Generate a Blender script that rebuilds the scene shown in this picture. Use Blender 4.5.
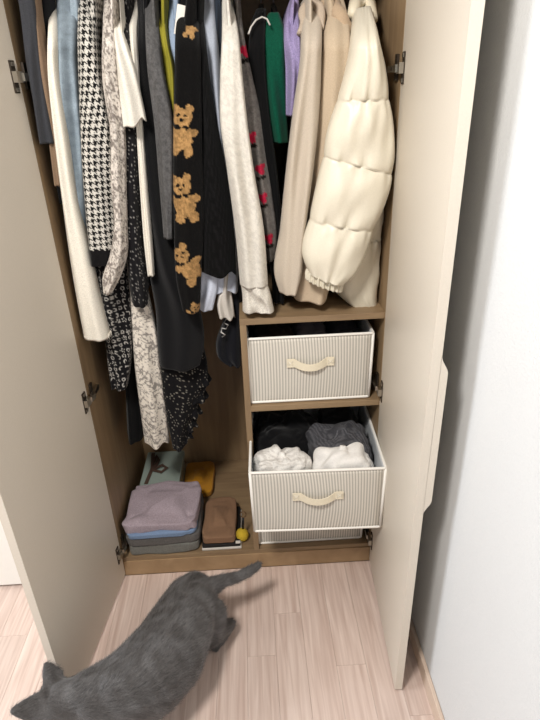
import bpy, bmesh, math, random
import numpy as np
from mathutils import Vector, Matrix

for o in list(bpy.data.objects): bpy.data.objects.remove(o)
S = bpy.context.scene
COL = S.collection

# ------------------------------------------------------------------ camera, world, lights, exposure
# frame: wardrobe front plane y = 0, +y into the wardrobe, z up, metres; x = 0 at the inner left side panel
F = 540.0
def _cam():
    c = np.array([270, 360.]); ray = lambda p: np.array([p[0]-c[0], p[1]-c[1], F])
    down = ray((311, 1442)); down /= np.linalg.norm(down)
    g = lambda p: ray(p)*(1.5/np.dot(ray(p), down))
    PL, PR = g((126, 575.5)), g((369, 560.5))
    X = PR-PL; w = np.linalg.norm(X); X /= w
    Z = -down; Y = np.cross(Z, X); R = np.stack([X, Y, Z])
    return R, -R@PL, w
RM, CAM, W = _cam()            # W = inner wardrobe width, 0.856 m
def at(p, axis, val):          # the point where the ray through photo pixel p meets the plane axis = val
    r = RM@np.array([p[0]-270, p[1]-360, F]); t = (val-CAM[axis])/r[axis]
    return CAM+t*r
cd = bpy.data.cameras.new('camera'); cam = bpy.data.objects.new('camera', cd); COL.objects.link(cam)
cd.sensor_fit = 'VERTICAL'; cd.sensor_height = 36; cd.lens = 36*F/720; cd.clip_start = .01
m = Matrix.Identity(4)
for i in range(3):
    m[i][0] = RM[i, 0]; m[i][1] = -RM[i, 1]; m[i][2] = -RM[i, 2]; m[i][3] = CAM[i]
cam.matrix_world = m
S.camera = cam

wd = bpy.data.worlds.new('room_air'); S.world = wd; wd.use_nodes = True
wd.node_tree.nodes['Background'].inputs[0].default_value = (.94, .97, 1.0, 1)
wd.node_tree.nodes['Background'].inputs[1].default_value = .31

def area(name, loc, target, size, power, col, size_y=None, shape='RECTANGLE'):
    d = bpy.data.lights.new(name, 'AREA'); d.energy = power; d.color = col; d.size = size
    d.shape = shape
    if size_y: d.size_y = size_y
    o = bpy.data.objects.new(name, d); COL.objects.link(o); o.location = loc
    o.rotation_euler = (Vector(target)-Vector(loc)).to_track_quat('-Z', 'Y').to_euler()
    return o
area('ceiling_lamp', (-.03, -1.32, 2.40), (.25, -.1, .3), .36, 34, (1, .955, .90), shape='DISK')
area('window_daylight', (-2.7, -1.05, 1.75), (.9, -.75, .5), 1.1, 64, (.92, .96, 1.0), 1.3)
S.view_settings.view_transform = 'Standard'; S.view_settings.look = 'None'
S.view_settings.gamma = 1; S.view_settings.use_curve_mapping = False
S.view_settings.exposure = .28

# ------------------------------------------------------------------ helpers
def lin(h):
    h = h.lstrip('#'); v = [int(h[i:i+2], 16)/255 for i in (0, 2, 4)]
    return tuple(c/12.92 if c <= .04045 else ((c+.055)/1.055)**2.4 for c in v)
def nodes(name):
    mt = bpy.data.materials.new(name); mt.use_nodes = True
    nt = mt.node_tree; return mt, nt, nt.nodes, nt.links, nt.nodes['Principled BSDF']
def plain(name, col, rough=.6, metal=0, noise=.06, nscale=60, bump=0, bscale=200, sheen=0, stretch=None, coat=0):
    mt, nt, N, L, B = nodes(name)
    c = lin(col)
    tc = N.new('ShaderNodeTexCoord'); mp = N.new('ShaderNodeMapping'); L.new(tc.outputs['Object'], mp.inputs[0])
    if stretch: mp.inputs['Scale'].default_value = stretch
    nz = N.new('ShaderNodeTexNoise'); nz.inputs['Scale'].default_value = nscale; nz.inputs['Detail'].default_value = 4
    L.new(mp.outputs[0], nz.inputs[0])
    mx = N.new('ShaderNodeMix'); mx.data_type = 'RGBA'
    mx.inputs[6].default_value = tuple(max(0, k*(1-noise*2)) for k in c)+(1,)
    mx.inputs[7].default_value = tuple(min(1, k*(1+noise*2)) for k in c)+(1,)
    L.new(nz.outputs[0], mx.inputs[0]); L.new(mx.outputs[2], B.inputs['Base Color'])
    B.inputs['Roughness'].default_value = rough; B.inputs['Metallic'].default_value = metal
    B.inputs['Sheen Weight'].default_value = sheen; B.inputs['Coat Weight'].default_value = coat
    if bump:
        n2 = N.new('ShaderNodeTexNoise'); n2.inputs['Scale'].default_value = bscale; n2.inputs['Detail'].default_value = 3
        L.new(mp.outputs[0], n2.inputs[0])
        bp = N.new('ShaderNodeBump'); bp.inputs['Strength'].default_value = bump; bp.inputs['Distance'].default_value = .002
        L.new(n2.outputs[0], bp.inputs['Height']); L.new(bp.outputs[0], B.inputs['Normal'])
    return mt
def wood(name, a, b, axis=(1, 1, 1), rough=.5, scale=14):
    mt, nt, N, L, B = nodes(name)
    tc = N.new('ShaderNodeTexCoord'); mp = N.new('ShaderNodeMapping'); L.new(tc.outputs['Object'], mp.inputs[0])
    mp.inputs['Scale'].default_value = axis
    inf = N.new('ShaderNodeObjectInfo'); ad = N.new('ShaderNodeVectorMath'); ad.operation = 'ADD'
    sc = N.new('ShaderNodeVectorMath'); sc.operation = 'SCALE'; sc.inputs['Scale'].default_value = 9
    cb = N.new('ShaderNodeCombineXYZ')
    for k in range(3): L.new(inf.outputs['Random'], cb.inputs[k])
    L.new(cb.outputs[0], sc.inputs[0]); L.new(mp.outputs[0], ad.inputs[0]); L.new(sc.outputs[0], ad.inputs[1])
    nz = N.new('ShaderNodeTexNoise'); nz.inputs['Scale'].default_value = scale; nz.inputs['Detail'].default_value = 6
    nz.inputs['Distortion'].default_value = .6
    L.new(ad.outputs[0], nz.inputs[0])
    rp = N.new('ShaderNodeValToRGB')
    rp.color_ramp.elements[0].position = .3; rp.color_ramp.elements[1].position = .72
    rp.color_ramp.elements[0].color = lin(a)+(1,); rp.color_ramp.elements[1].color = lin(b)+(1,)
    L.new(nz.outputs[0], rp.inputs[0])
    hs = N.new('ShaderNodeHueSaturation'); mr = N.new('ShaderNodeMapRange')
    mr.inputs[3].default_value = .95; mr.inputs[4].default_value = 1.05
    L.new(inf.outputs['Random'], mr.inputs[0]); L.new(mr.outputs[0], hs.inputs['Value'])
    L.new(rp.outputs[0], hs.inputs['Color']); L.new(hs.outputs[0], B.inputs['Base Color'])
    B.inputs['Roughness'].default_value = rough
    bp = N.new('ShaderNodeBump'); bp.inputs['Strength'].default_value = .12; bp.inputs['Distance'].default_value = .001
    L.new(nz.outputs[0], bp.inputs['Height']); L.new(bp.outputs[0], B.inputs['Normal'])
    return mt
def cloth(name, rough=.92, bump=.25, bscale=420, sheen=.05, var=.14, spec=.1):     # colour comes from the garment's own print (attribute Col)
    mt, nt, N, L, B = nodes(name)
    at_ = N.new('ShaderNodeAttribute'); at_.attribute_name = 'Col'
    tc = N.new('ShaderNodeTexCoord')
    nz = N.new('ShaderNodeTexNoise'); nz.inputs['Scale'].default_value = bscale; nz.inputs['Detail'].default_value = 4
    L.new(tc.outputs['Object'], nz.inputs[0])
    mr = N.new('ShaderNodeMapRange'); mr.inputs[1].default_value = .3; mr.inputs[2].default_value = .7
    mr.inputs[3].default_value = 1-var; mr.inputs[4].default_value = 1+var
    L.new(nz.outputs[0], mr.inputs[0])
    hs = N.new('ShaderNodeHueSaturation'); L.new(at_.outputs['Color'], hs.inputs['Color']); L.new(mr.outputs[0], hs.inputs['Value'])
    L.new(hs.outputs[0], B.inputs['Base Color'])
    B.inputs['Roughness'].default_value = rough; B.inputs['Sheen Weight'].default_value = sheen
    B.inputs['Specular IOR Level'].default_value = spec
    bp = N.new('ShaderNodeBump'); bp.inputs['Strength'].default_value = bump; bp.inputs['Distance'].default_value = .002
    L.new(nz.outputs[0], bp.inputs['Height']); L.new(bp.outputs[0], B.inputs['Normal'])
    return mt
def link(name, me, mt=None, parent=None, smooth=False):
    o = bpy.data.objects.new(name, me); COL.objects.link(o)
    if mt: me.materials.append(mt)
    if parent: o.parent = parent
    if smooth:
        me.polygons.foreach_set('use_smooth', [True]*len(me.polygons))
    return o
def pyd(name, v, f, mt=None, parent=None, smooth=True, col=None):
    me = bpy.data.meshes.new(name); me.from_pydata([tuple(map(float, p)) for p in v], [], f); me.update()
    bm = bmesh.new(); bm.from_mesh(me); bmesh.ops.recalc_face_normals(bm, faces=bm.faces); bm.to_mesh(me); bm.free()
    if col is not None:
        a = me.color_attributes.new('Col', 'FLOAT_COLOR', 'POINT')
        c = np.ones((len(v), 4)); c[:, :3] = col
        a.data.foreach_set('color', c.ravel())
    return link(name, me, mt, parent, smooth)
def frm(bm, name, mt=None, parent=None, smooth=False):
    me = bpy.data.meshes.new(name); bm.to_mesh(me); bm.free(); return link(name, me, mt, parent, smooth)
def abox(bm, lo, hi, bevel=0):
    r = bmesh.ops.create_cube(bm, size=1)['verts']
    for v in r: v.co = Vector([lo[k]+(v.co[k]+.5)*(hi[k]-lo[k]) for k in range(3)])
    if bevel:
        es = list({e for v in r for e in v.link_edges})
        bmesh.ops.bevel(bm, geom=es, offset=bevel, segments=2, affect='EDGES', profile=.6)
def box(name, lo, hi, mt, parent=None, bevel=.001):
    bm = bmesh.new(); abox(bm, lo, hi, bevel); return frm(bm, name, mt, parent)
def tubemesh(path, r, n=8, closed=False):
    path = [np.array(p, float) for p in path]; M = len(path); V = []; Fc = []
    rs = r if hasattr(r, '__len__') else [r]*M
    for i, p in enumerate(path):
        a = path[(i-1) % M] if (i > 0 or closed) else p; b = path[(i+1) % M] if (i < M-1 or closed) else p
        t = b-a; t = t/np.linalg.norm(t)
        up = np.array([0, 0, 1.]) if abs(t[2]) < .9 else np.array([1., 0, 0])
        s = np.cross(t, up); s /= np.linalg.norm(s); u = np.cross(s, t)
        for k in range(n):
            q = 2*math.pi*k/n; V.append(p+rs[i]*(math.cos(q)*s+math.sin(q)*u))
    for i in range(M if closed else M-1):
        for k in range(n):
            j = (i+1) % M; Fc.append((i*n+k, i*n+(k+1) % n, j*n+(k+1) % n, j*n+k))
    if not closed: Fc += [tuple(range(n))[::-1], tuple((M-1)*n+k for k in range(n))]
    return V, Fc
def tube(name, path, r, mt, parent=None, n=8, closed=False):
    v, f = tubemesh(path, r, n, closed); return pyd(name, v, f, mt, parent)
def tag(o, label, cat, group=None, kind=None):
    o['label'] = label; o['category'] = cat
    if group: o['group'] = group
    if kind: o['kind'] = kind
    return o
def empty(name, loc=(0, 0, 0)):
    o = bpy.data.objects.new(name, None); COL.objects.link(o); o.location = loc; o.empty_display_size = .05; return o
def thing(name, label, cat, group=None): return tag(empty(name), label, cat, group)
_tab = np.random.RandomState(5).rand(64, 64)
def vn(x, y, s, seed=0):        # value noise 0..1
    x = np.asarray(x, float)/s+seed*7.31+1000; y = np.asarray(y, float)/s+seed*3.17+1000
    i, j = np.floor(x).astype(int), np.floor(y).astype(int); a, b = x-i, y-j
    a = a*a*(3-2*a); b = b*b*(3-2*b)
    T = lambda p, q: _tab[p % 64, q % 64]
    return (T(i, j)*(1-a)+T(i+1, j)*a)*(1-b)+(T(i, j+1)*(1-a)+T(i+1, j+1)*a)*b

M_oak = wood('oak_laminate', '#80694f', '#988061', (3, 3, .35), .5, 12)
M_oakh = wood('oak_laminate_across', '#80694f', '#988061', (.4, 3, 3), .5, 12)
M_oakedge = wood('oak_edge', '#8f7454', '#a88c6a', (1, 1, 1), .45, 14)
M_door = plain('cream_laminate', '#d0c7b9', .42, noise=.03, nscale=350, bump=.05, bscale=500)
M_white = plain('white_laminate', '#eceae4', .4, noise=.01)
M_wall = plain('white_wallpaper', '#d3d4d4', .85, noise=.015, nscale=250, bump=.5, bscale=260)
M_chrome = plain('hinge_steel', '#b9b4aa', .28, 1, noise=.02)
M_dark = plain('hinge_dark_steel', '#4c443c', .4, .8, noise=.03)
M_black = plain('black_plastic', '#161514', .4, noise=.02)
M_floorb = plain('floor_joint', '#ab9083', .7)
M_plank = wood('pale_pink_oak_plank', '#bda599', '#dcc9be', (11, .5, 1), .38, 7)
M_cloth = cloth('woven_cloth')
M_knit = cloth('knit_cloth', bump=.6, bscale=300, var=.22)
M_silk = cloth('shell_nylon', .42, .04, 300, .05, .03, .5)
M_fleece = cloth('fleece_cloth', bump=.7, bscale=500, var=.1, sheen=.12)

# ------------------------------------------------------------------ the setting
def struct(o, kind='structure'): o['kind'] = kind; return o
floor = struct(box('floor', (-2.8, -2.6, -.05), (.93, .62, -.006), M_floorb, bevel=0))
pw = .086; x0 = .508-.086*26
pm = {}
rng = random.Random(3)
for c in range(-1, 31):
    xa = x0+c*pw; xb = min(xa+pw, .925)
    if xb-xa < .01 or xb < -1.1: continue
    off = {26: -.193, 25: -.334, 27: -.62, 24: -.7, 23: -.52, 28: -.38}.get(c, -rng.random()*.9)
    ys = [.0]; y = off
    while y > -2.0: ys.append(y); y -= .92
    ys.append(-2.0)
    for a, b in zip(ys[1:], ys[:-1]):
        key = (round(xb-xa, 4), round(b-a, 4))
        if key not in pm:
            bm = bmesh.new(); abox(bm, (-(xb-xa)/2+.0002, -(b-a)/2+.0002, -.006), ((xb-xa)/2-.0002, (b-a)/2-.0002, 0), 0)
            es = [e for e in bm.edges if all(v.co.z > -.001 for v in e.verts)]
            bmesh.ops.bevel(bm, geom=es, offset=.0005, segments=1, affect='EDGES')
            me = bpy.data.meshes.new('plank'); bm.to_mesh(me); bm.free(); me.materials.append(M_plank); pm[key] = me
        o = bpy.data.objects.new('plank', pm[key]); COL.objects.link(o); o.parent = floor
        o.location = ((xa+xb)/2, (a+b)/2, 0)
XW = .925
struct(box('wall_right', (XW, -2.6, 0), (XW+.1, .62, 2.6), M_wall, bevel=0))
M_base = plain('baseboard_cream', '#cdb8a6', .45, noise=.03)
bm = bmesh.new(); abox(bm, (XW-.012, -2.6, 0), (XW-.0005, -.005, .055), .003)
struct(frm(bm, 'baseboard_right', M_base))
struct(box('wall_back', (-2.4, .62, -.05), (XW+.1, .7, 2.6), M_wall, bevel=0))

# wall with the window the daylight comes through
bm = bmesh.new()
for lo, hi in (((-2.9, -2.6, 0), (-2.8, -1.65, 2.6)), ((-2.9, -.45, 0), (-2.8, .62, 2.6)), ((-2.9, -1.65, 0), (-2.8, -.45, 1.05)), ((-2.9, -1.65, 2.45), (-2.8, -.45, 2.6))): abox(bm, lo, hi)
struct(frm(bm, 'wall_left', M_wall))
w1 = empty('window_1'); struct(w1)
for lo, hi in (((-2.83, -1.65, 1.05), (-2.79, -1.61, 2.45)), ((-2.83, -.49, 1.05), (-2.79, -.45, 2.45)), ((-2.83, -1.61, 1.05), (-2.79, -.49, 1.09)), ((-2.83, -1.61, 2.41), (-2.79, -.49, 2.45)), ((-2.83, -1.07, 1.09), (-2.79, -1.03, 2.41))):
    box('window_frame', lo, hi, M_white, w1)

# ------------------------------------------------------------------ wardrobe
wr = thing('wardrobe', 'open oak wardrobe with two cream doors, packed with hanging clothes', 'wardrobe')
T = .018; YB = .52; HT = 2.25; ZB = .08; RZ = 1.765; RY = .28
box('side_panel', (-T, 0, 0), (0, YB+.01, HT), M_oak, wr)
box('side_panel', (W, 0, 0), (W+T, YB+.01, HT), M_oak, wr)
box('back_panel', (0, YB, ZB), (W, YB+.008, HT), M_oak, wr, 0)
box('top_panel', (0, .002, HT-T), (W, YB, HT), M_oakh, wr)
box('base_panel', (0, .004, ZB-T), (W, YB, ZB), M_oakh, wr)
box('plinth', (0, .001, 0), (W, .02, ZB-T+.002), M_oakedge, wr)
DX = .452
box('divider', (DX, .004, ZB), (DX+T, YB, .922), M_oak, wr)
box('shelf', (DX, .003, .922), (W, YB, .940), M_oakh, wr)
box('shelf', (DX+T, .004, .640), (W, YB, .658), M_oakh, wr)
box('shelf', (0, .004, 1.80), (W, YB, 1.818), M_oakh, wr)  # unseen hat shelf, added to shade the top of the hanging clothes
tube('hanging_rail', [(0, RY, RZ), (W, RY, RZ)], .011, M_chrome, wr, 14)
for xx in (.001, W-.001):
    bm = bmesh.new(); bmesh.ops.create_cone(bm, cap_ends=True, segments=20, radius1=.02, radius2=.02, depth=.014,
        matrix=Matrix.Translation((xx+(.007 if xx < .1 else -.007), RY, RZ))@Matrix.Rotation(math.pi/2, 4, 'Y'))
    frm(bm, 'rail_socket', M_chrome, wr)

def door(hx, ang, sgn, notch, zs):
    # local: u along the door from the hinge, v thickness to the outside; built in place
    d = np.array([math.sin(ang)*-1, -math.cos(ang), 0]); n = np.array([d[1], -d[0], 0]) * sgn
    L, TH = .464, .020; z0, z1 = .012, 2.24
    P = lambda u, v, z: np.array([hx, -.003, 0])+d*u+n*v+np.array([0, 0, z])
    prof = [(z0, L), (z1, L)]
    bm = bmesh.new()
    # outline in (z, u) of the outer half, with the finger notch in the free edge
    def slab(v0, v1, pts):
        a = [bm.verts.new(P(u, v0, z)) for z, u in pts]; b = [bm.verts.new(P(u, v1, z)) for z, u in pts]
        bm.faces.new(a); bm.faces.new(b[::-1])
        for i in range(len(pts)): bm.faces.new([a[i], b[i], b[(i+1) % len(pts)], a[(i+1) % len(pts)]])
    rect = [(z0, 0), (z0, L), (z1, L), (z1, 0)]
    slab(0, TH, rect)
    bmesh.ops.recalc_face_normals(bm, faces=bm.faces)
    o = frm(bm, 'door', M_door, wr)
    if notch:   # grip strip standing proud of the outer face at the free edge, with curved ends
        za, zb, dp, r = .640, 1.035, .015, .040
        path = [(za+r*k/10, dp*(.5-.5*math.cos(math.pi*k/10))) for k in range(11)]+[(zb-r+r*k/10, dp*(.5+.5*math.cos(math.pi*k/10))) for k in range(11)]
        gb = bmesh.new()
        for (z, e), (z2, e2) in zip(path[:-1], path[1:]):
            vs = [gb.verts.new(P(u, v, zz)) for zz, ee in ((z, e), (z2, e2)) for u in (L-.035, L) for v in (TH-.001, TH+ee+1e-4)]
            for q in ((0, 1, 5, 4), (2, 6, 7, 3), (1, 3, 7, 5), (0, 4, 6, 2)): gb.faces.new([vs[k] for k in q])
        bmesh.ops.remove_doubles(gb, verts=gb.verts, dist=1e-6); bmesh.ops.holes_fill(gb, edges=gb.edges)
        bmesh.ops.recalc_face_normals(gb, faces=gb.faces)
        frm(gb, 'grip', M_door, o)
    s = 1 if hx > .4 else -1
    for z in zs:
        hb = bmesh.new()
        # cup flange with two screw ears on the door, on the inner face (v < 0)
        def pb(u0, u1, v0, v1, za, zb, mi):
            vs = [hb.verts.new(P(u, v, zz)) for u in (u0, u1) for v in (v0, v1) for zz in (za, zb)]
            for q in ((0, 1, 3, 2), (4, 6, 7, 5), (0, 4, 5, 1), (2, 3, 7, 6), (0, 2, 6, 4), (1, 5, 7, 3)):
                fc = hb.faces.new([vs[k] for k in q]); fc.material_index = mi
        pb(.014, .034, -.003, .0005, z-.032, z+.032, 1)
        pb(.018, .030, -.005, -.003, z+.021, z+.029, 0); pb(.018, .030, -.005, -.003, z-.029, z-.021, 0)
        pb(.006, .034, -.013, -.003, z-.011, z+.011, 0)
        pb(-.02, .006, -.016, -.010, z-.008, z+.008, 0)
        # mounting plate on the side panel
        xs = (hx-s*.0002, hx-s*.006)
        def wb(x0_, x1_, y0_, y1_, z0_, z1_, mi):
            vs = [hb.verts.new((x, y, zz)) for x in (x0_, x1_) for y in (y0_, y1_) for zz in (z0_, z1_)]
            for q in ((0, 1, 3, 2), (4, 6, 7, 5), (0, 4, 5, 1), (2, 3, 7, 6), (0, 2, 6, 4), (1, 5, 7, 3)):
                fc = hb.faces.new([vs[k] for k in q]); fc.material_index = mi
        wb(xs[0], xs[1], .022, .040, z-.024, z+.030, 1)
        wb(xs[1], hx-s*.015, .006, .07, z-.007, z+.007, 0)
        wb(hx-s*.015, hx-s*.017, .026, .034, z-.004, z+.004, 1)
        bmesh.ops.recalc_face_normals(hb, faces=hb.faces)
        h = frm(hb, 'hinge', M_chrome, o); h.data.materials.append(M_dark)
        h['label'] = 'steel concealed cup hinge'
    return o
# left door: hinge at x=0, swings to the viewer and a little outward; right door a little inward
dl = door(0, math.atan2(.058, .463), 1, False, (1.545, .72, .125))
dr = door(W, math.atan2(.028, .461), -1, True, (1.535, .705, .12))
for o in (dl, dr): o['label'] = 'cream laminate wardrobe door'

# closed unit beside the wardrobe
cb = thing('cabinet', 'closed white cabinet beside the open left wardrobe door', 'cabinet')
box('carcass', (-.96, .0, 0), (-T-.004, .5, HT), M_white, cb)
box('plinth', (-.96, -.006, 0), (-T-.004, 0, .012), M_dark, cb, 0)  # dark-coloured strip standing in for the shadowed gap below the door
box('door', (-.955, -.022, .014), (-T-.045, -.001, HT-.01), M_white, cb, .002)

# ------------------------------------------------------------------ clothes
def smooth_rows(rows, n):
    # rows: (v, xl, xr) or (xl, vl, xr, vr) photo pixels of the two edges of a hanging strip, top to bottom
    R = np.array([r if len(r) == 4 else (r[1], r[0], r[2], r[0]) for r in rows], float)
    t = np.concatenate([[0], np.cumsum(np.maximum(1, np.hypot(*(np.diff((R[:, :2]+R[:, 2:])/2, axis=0)).T)))]); t /= t[-1]
    q = np.linspace(0, 1, n); out = np.zeros((n, 4))
    d = np.gradient(R, t, axis=0) if len(R) > 2 else np.repeat((R[1:]-R[:1]), 2, 0)
    for i, s in enumerate(q):
        k = min(np.searchsorted(t, s, 'right')-1, len(t)-2); h = t[k+1]-t[k]; u = (s-t[k])/h
        a, b, c, e = 2*u**3-3*u**2+1, u**3-2*u**2+u, -2*u**3+3*u**2, u**3-u**2
        out[i] = a*R[k]+b*h*d[k]+c*R[k+1]+e*h*d[k+1]
    return out
def strip(name, parent, rows, y, b, col, mt=None, seed=0, folds=2, famp=.25, sh=True, ds=.004, pw=.75, bfun=None, xs=1.0, dx=0,
          yback=None, hem=0.0, cfn=None, wig=0.0):
    """A hanging sleeve, leg or body: closed loft whose left and right edges follow the traced rows on the plane y,
    with half depth b; above the shoulder it leans back to the hanger."""
    mt = mt or M_cloth
    R0 = np.array([r if len(r) == 4 else (r[1], r[0], r[2], r[0]) for r in rows], float)
    P0 = at((R0[0, 0], R0[0, 1]), 1, y); P1 = at((R0[-1, 0], R0[-1, 1]), 1, y)
    n = max(8, int(abs(P0[2]-P1[2])/ds)); R = smooth_rows(rows, n)
    rg = np.random.RandomState(seed+11)
    ph = rg.rand(6)*6.28
    wmax = 0
    data = []
    for i in range(n):
        xl, vl, xr, vr = R[i]; v = (vl+vr)/2
        k = np.clip((52-v)/75, 0, 1) if sh else 0; k = k*k*(3-2*k)
        yc = y+(RY-.03-y)*k
        A, B = at((xl, vl), 1, yc), at((xr, vr), 1, yc)
        data.append((A, B, yc)); wmax = max(wmax, np.linalg.norm(B-A))
    m_ = int(np.clip(2*(wmax+2*b)/ds, 20, 300)); m_ += m_ % 2
    th = np.linspace(0, 2*math.pi, m_, endpoint=False)
    cs, sn = np.cos(th), np.sin(th)
    cx = np.sign(cs)*np.abs(cs)**pw; sy = np.sign(sn)*np.abs(sn)**pw
    V = np.zeros((n, m_, 3)); tt = np.linspace(0, 1, n)
    for i, (A, B, yc) in enumerate(data):
        t = tt[i]; C = (A+B)/2; H = (B-A)/2*xs
        bb = b*(bfun(t) if bfun else 1)
        f = np.zeros(m_)
        for j in range(folds):
            kk = 1.1+j*1.3
            f += np.sin(kk*cx*2.2+ph[j]+1.6*math.sin(t*4+ph[j+2])+j)*(.6**j)
        dy = famp*bb*f*np.abs(sy)*min(1, .25+1.2*t)
        wx = 1+wig*math.sin(t*23+ph[4])+wig*.6*math.sin(t*51+ph[5])
        yk = yc if yback is None else yback
        V[i, :, 0] = C[0]+dx+H[0]*cx*wx; V[i, :, 1] = yk+bb*sy+dy; V[i, :, 2] = C[2]+H[2]*cx
        if hem: V[i, :, 2] += hem*t**6*np.sin(cx*4+sn*3+ph[3])
    return finish(name, parent, V, col, mt, cfn)
def finish(name, parent, V, col, mt, cfn=None):
    n, m_ = V.shape[:2]
    if parent is not None and parent.get('category') and name != 'cloth': V[:, :, 0] = np.clip(V[:, :, 0], .003+.004*np.sin(V[:, :, 2]*40)**2, W-.005-.004*np.sin(V[:, :, 2]*37)**2)
    c = (np.cumsum(np.linalg.norm(np.diff(np.concatenate([V[:, :1], V], 1), axis=1), axis=2), axis=1))
    verts = V.reshape(-1, 3)
    # flat pattern coordinates: x across the cloth, z down it
    X, Zc = verts[:, 0], verts[:, 2]
    base = np.array(lin(col)) if isinstance(col, str) else None
    if cfn is not None: cl = cfn(X, Zc, np.repeat(np.linspace(0, 1, n), m_), verts[:, 1], (c-c[:, :1]).reshape(-1))
    else: cl = np.tile(base, (len(verts), 1))
    idx = np.arange(n*m_).reshape(n, m_); nx = np.roll(idx, -1, 1)
    F_ = np.stack([idx[:-1], nx[:-1], nx[1:], idx[1:]], -1).reshape(-1, 4).tolist()
    # soft caps
    vs = verts.tolist(); cl = cl.tolist()
    for r, s in ((0, 1), (n-1, -1)):
        ring = V[r]; cc = ring.mean(0); inner = cc+(ring-cc)*.7+np.array([0, 0, -.002*s if s > 0 else .012])
        st = len(vs); vs += inner.tolist(); cl += [cl[r*m_+k] for k in range(m_)]
        e = list(range(st, st+m_)); rr = idx[r].tolist()
        for k in range(m_): F_.append([rr[k], rr[(k+1) % m_], e[(k+1) % m_], e[k]])
        F_.append(e)
    return pyd(name, vs, F_, mt, parent, True, np.array(cl))

# --- prints (the cloth's own colours)
def P_plain(c, mott=0, s=.02):
    c = np.array(lin(c))
    def f(X, Z, t, Y, U): return c[None]*(1+mott*(vn(X+U*.3, Z, s)[:, None]-.5)*2)
    return f
def P_hound(X, Z, t, Y, U, u=.0019):
    a = np.floor(U/u).astype(int); b = np.floor(Z/u).astype(int)
    wa, wb = (a//4) % 2, (b//4) % 2
    k = np.where(wa == wb, wa, np.where((a+b) % 4 < 2, wa, wb)).astype(bool)
    o = np.where(k[:, None], np.array(lin('#c2beb6')), np.array(lin('#141314')))
    o[t > .945] = lin('#121112'); return o
def P_speck(a, b, s1=.006, s2=.02, th=.45):
    a, b = np.array(lin(a)), np.array(lin(b))
    def f(X, Z, t, Y, U):
        n = vn(U, Z, s1, 3)*.65+vn(U, Z, s2, 5)*.35; k = np.clip((n-th)*6+.5, 0, 1)[:, None]; return a*(1-k)+b*k
    return f
def P_vine(a, b, s=.016, w=.09):
    a, b = np.array(lin(a)), np.array(lin(b))
    def f(X, Z, t, Y, U):
        n = vn(U, Z, s, 2); q = vn(U, Z, s*.6, 8)
        k = (np.abs(n-.5) < w)*(q > .25)+(np.abs(q-.62) < w*.5); k = np.clip(k, 0, 1)[:, None]; return a*(1-k)+b*k
    return f
def P_dots(a, b, s=.011, r=.17, keep=.6):
    a, b = np.array(lin(a)), np.array(lin(b))
    def f(X, Z, t, Y, U):
        i, j = np.floor(U/s).astype(int), np.floor(Z/s).astype(int)
        jx, jy = _tab[i % 64, j % 64], _tab[j % 64, (i*5+3) % 64]; kp = _tab[(i*7+1) % 64, (j*3+2) % 64] < keep
        d = np.hypot(U/s-i-.25-.5*jx, Z/s-j-.25-.5*jy); k = ((d < r) & kp)[:, None]; return np.where(k, b, a)
    return f
def P_scribble(a, b, s=.022):
    a, b = np.array(lin(a)), np.array(lin(b))
    def f(X, Z, t, Y, U):
        i, j = np.floor(U/s).astype(int), np.floor(Z/s).astype(int)
        u, w = U/s-i-.5, Z/s-j-.5; h = _tab[i % 64, j % 64]; g = _tab[j % 64, i*3 % 64]
        d = np.hypot(u, w); an = np.arctan2(w, u)
        star = np.abs(d-(.24+.14*np.cos(5*an+g*6))) < .075
        ring = np.abs(d-.25) < .07
        moon = (np.abs(d-.3) < .09) & (np.cos(an-g*6) > -.1)
        k = np.where(h < .4, star, np.where(h < .65, ring, np.where(h < .9, moon, d < .12)))
        return np.where(k[:, None], b, a)
    return f
def discs(lst, X, Z, k=None):
    o = np.zeros(len(X), bool)
    for cx, cz, rx, rz in lst: o |= ((X-cx)/rx)**2+((Z-cz)/rz)**2 < 1
    return o
def make_bear(yf):
    bears = []
    def bear(px_, pv, s, tilt=0):
        c = at((px_, pv), 1, yf); bears.append((c[0], c[2], s, tilt))
    bear(183, 131, .86, .12); bear(185, 198, .9, -.1); bear(189, 262, .86, -.5); bear(191, 26, .4, .3); bear(195, 310, .5, .4)
    def f(X, Z, t, Y, U):
        o = np.tile(np.array(lin('#0a0909')), (len(X), 1))
        tan = np.array(lin('#96744a'))
        for cx, cz, s, a in bears:
            x = (X-cx)/s+(vn(X, Z, .007, 8)-.5)*.006; z = (Z-cz)/s+(vn(X, Z, .007, 9)-.5)*.006; ca, sa = math.cos(a), math.sin(a); x, z = x*ca-z*sa, x*sa+z*ca
            m1 = discs([(0, .036, .027, .023), (-.020, .058, .011, .011), (.020, .058, .011, .011), (0, -.012, .030, .034),
                        (-.032, .004, .015, .011), (.030, .0, .015, .011), (-.019, -.048, .014, .016), (.019, -.048, .014, .016)], x, z)
            m2 = discs([(-.009, .041, .0042, .0048), (.010, .041, .0042, .0048), (0, .031, .0055, .004), (-.012, .012, .010, .006), (.010, .012, .009, .005)], x, z)
            mot = (.6+.8*vn(X, Z, .005, 4))[:, None]
            fr = (np.sin(U*0)+1 > 0) & (Y < yf+.02)
            o = np.where((m1 & ~m2 & fr)[:, None], tan*mot, o)
        return o
    return f
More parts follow.
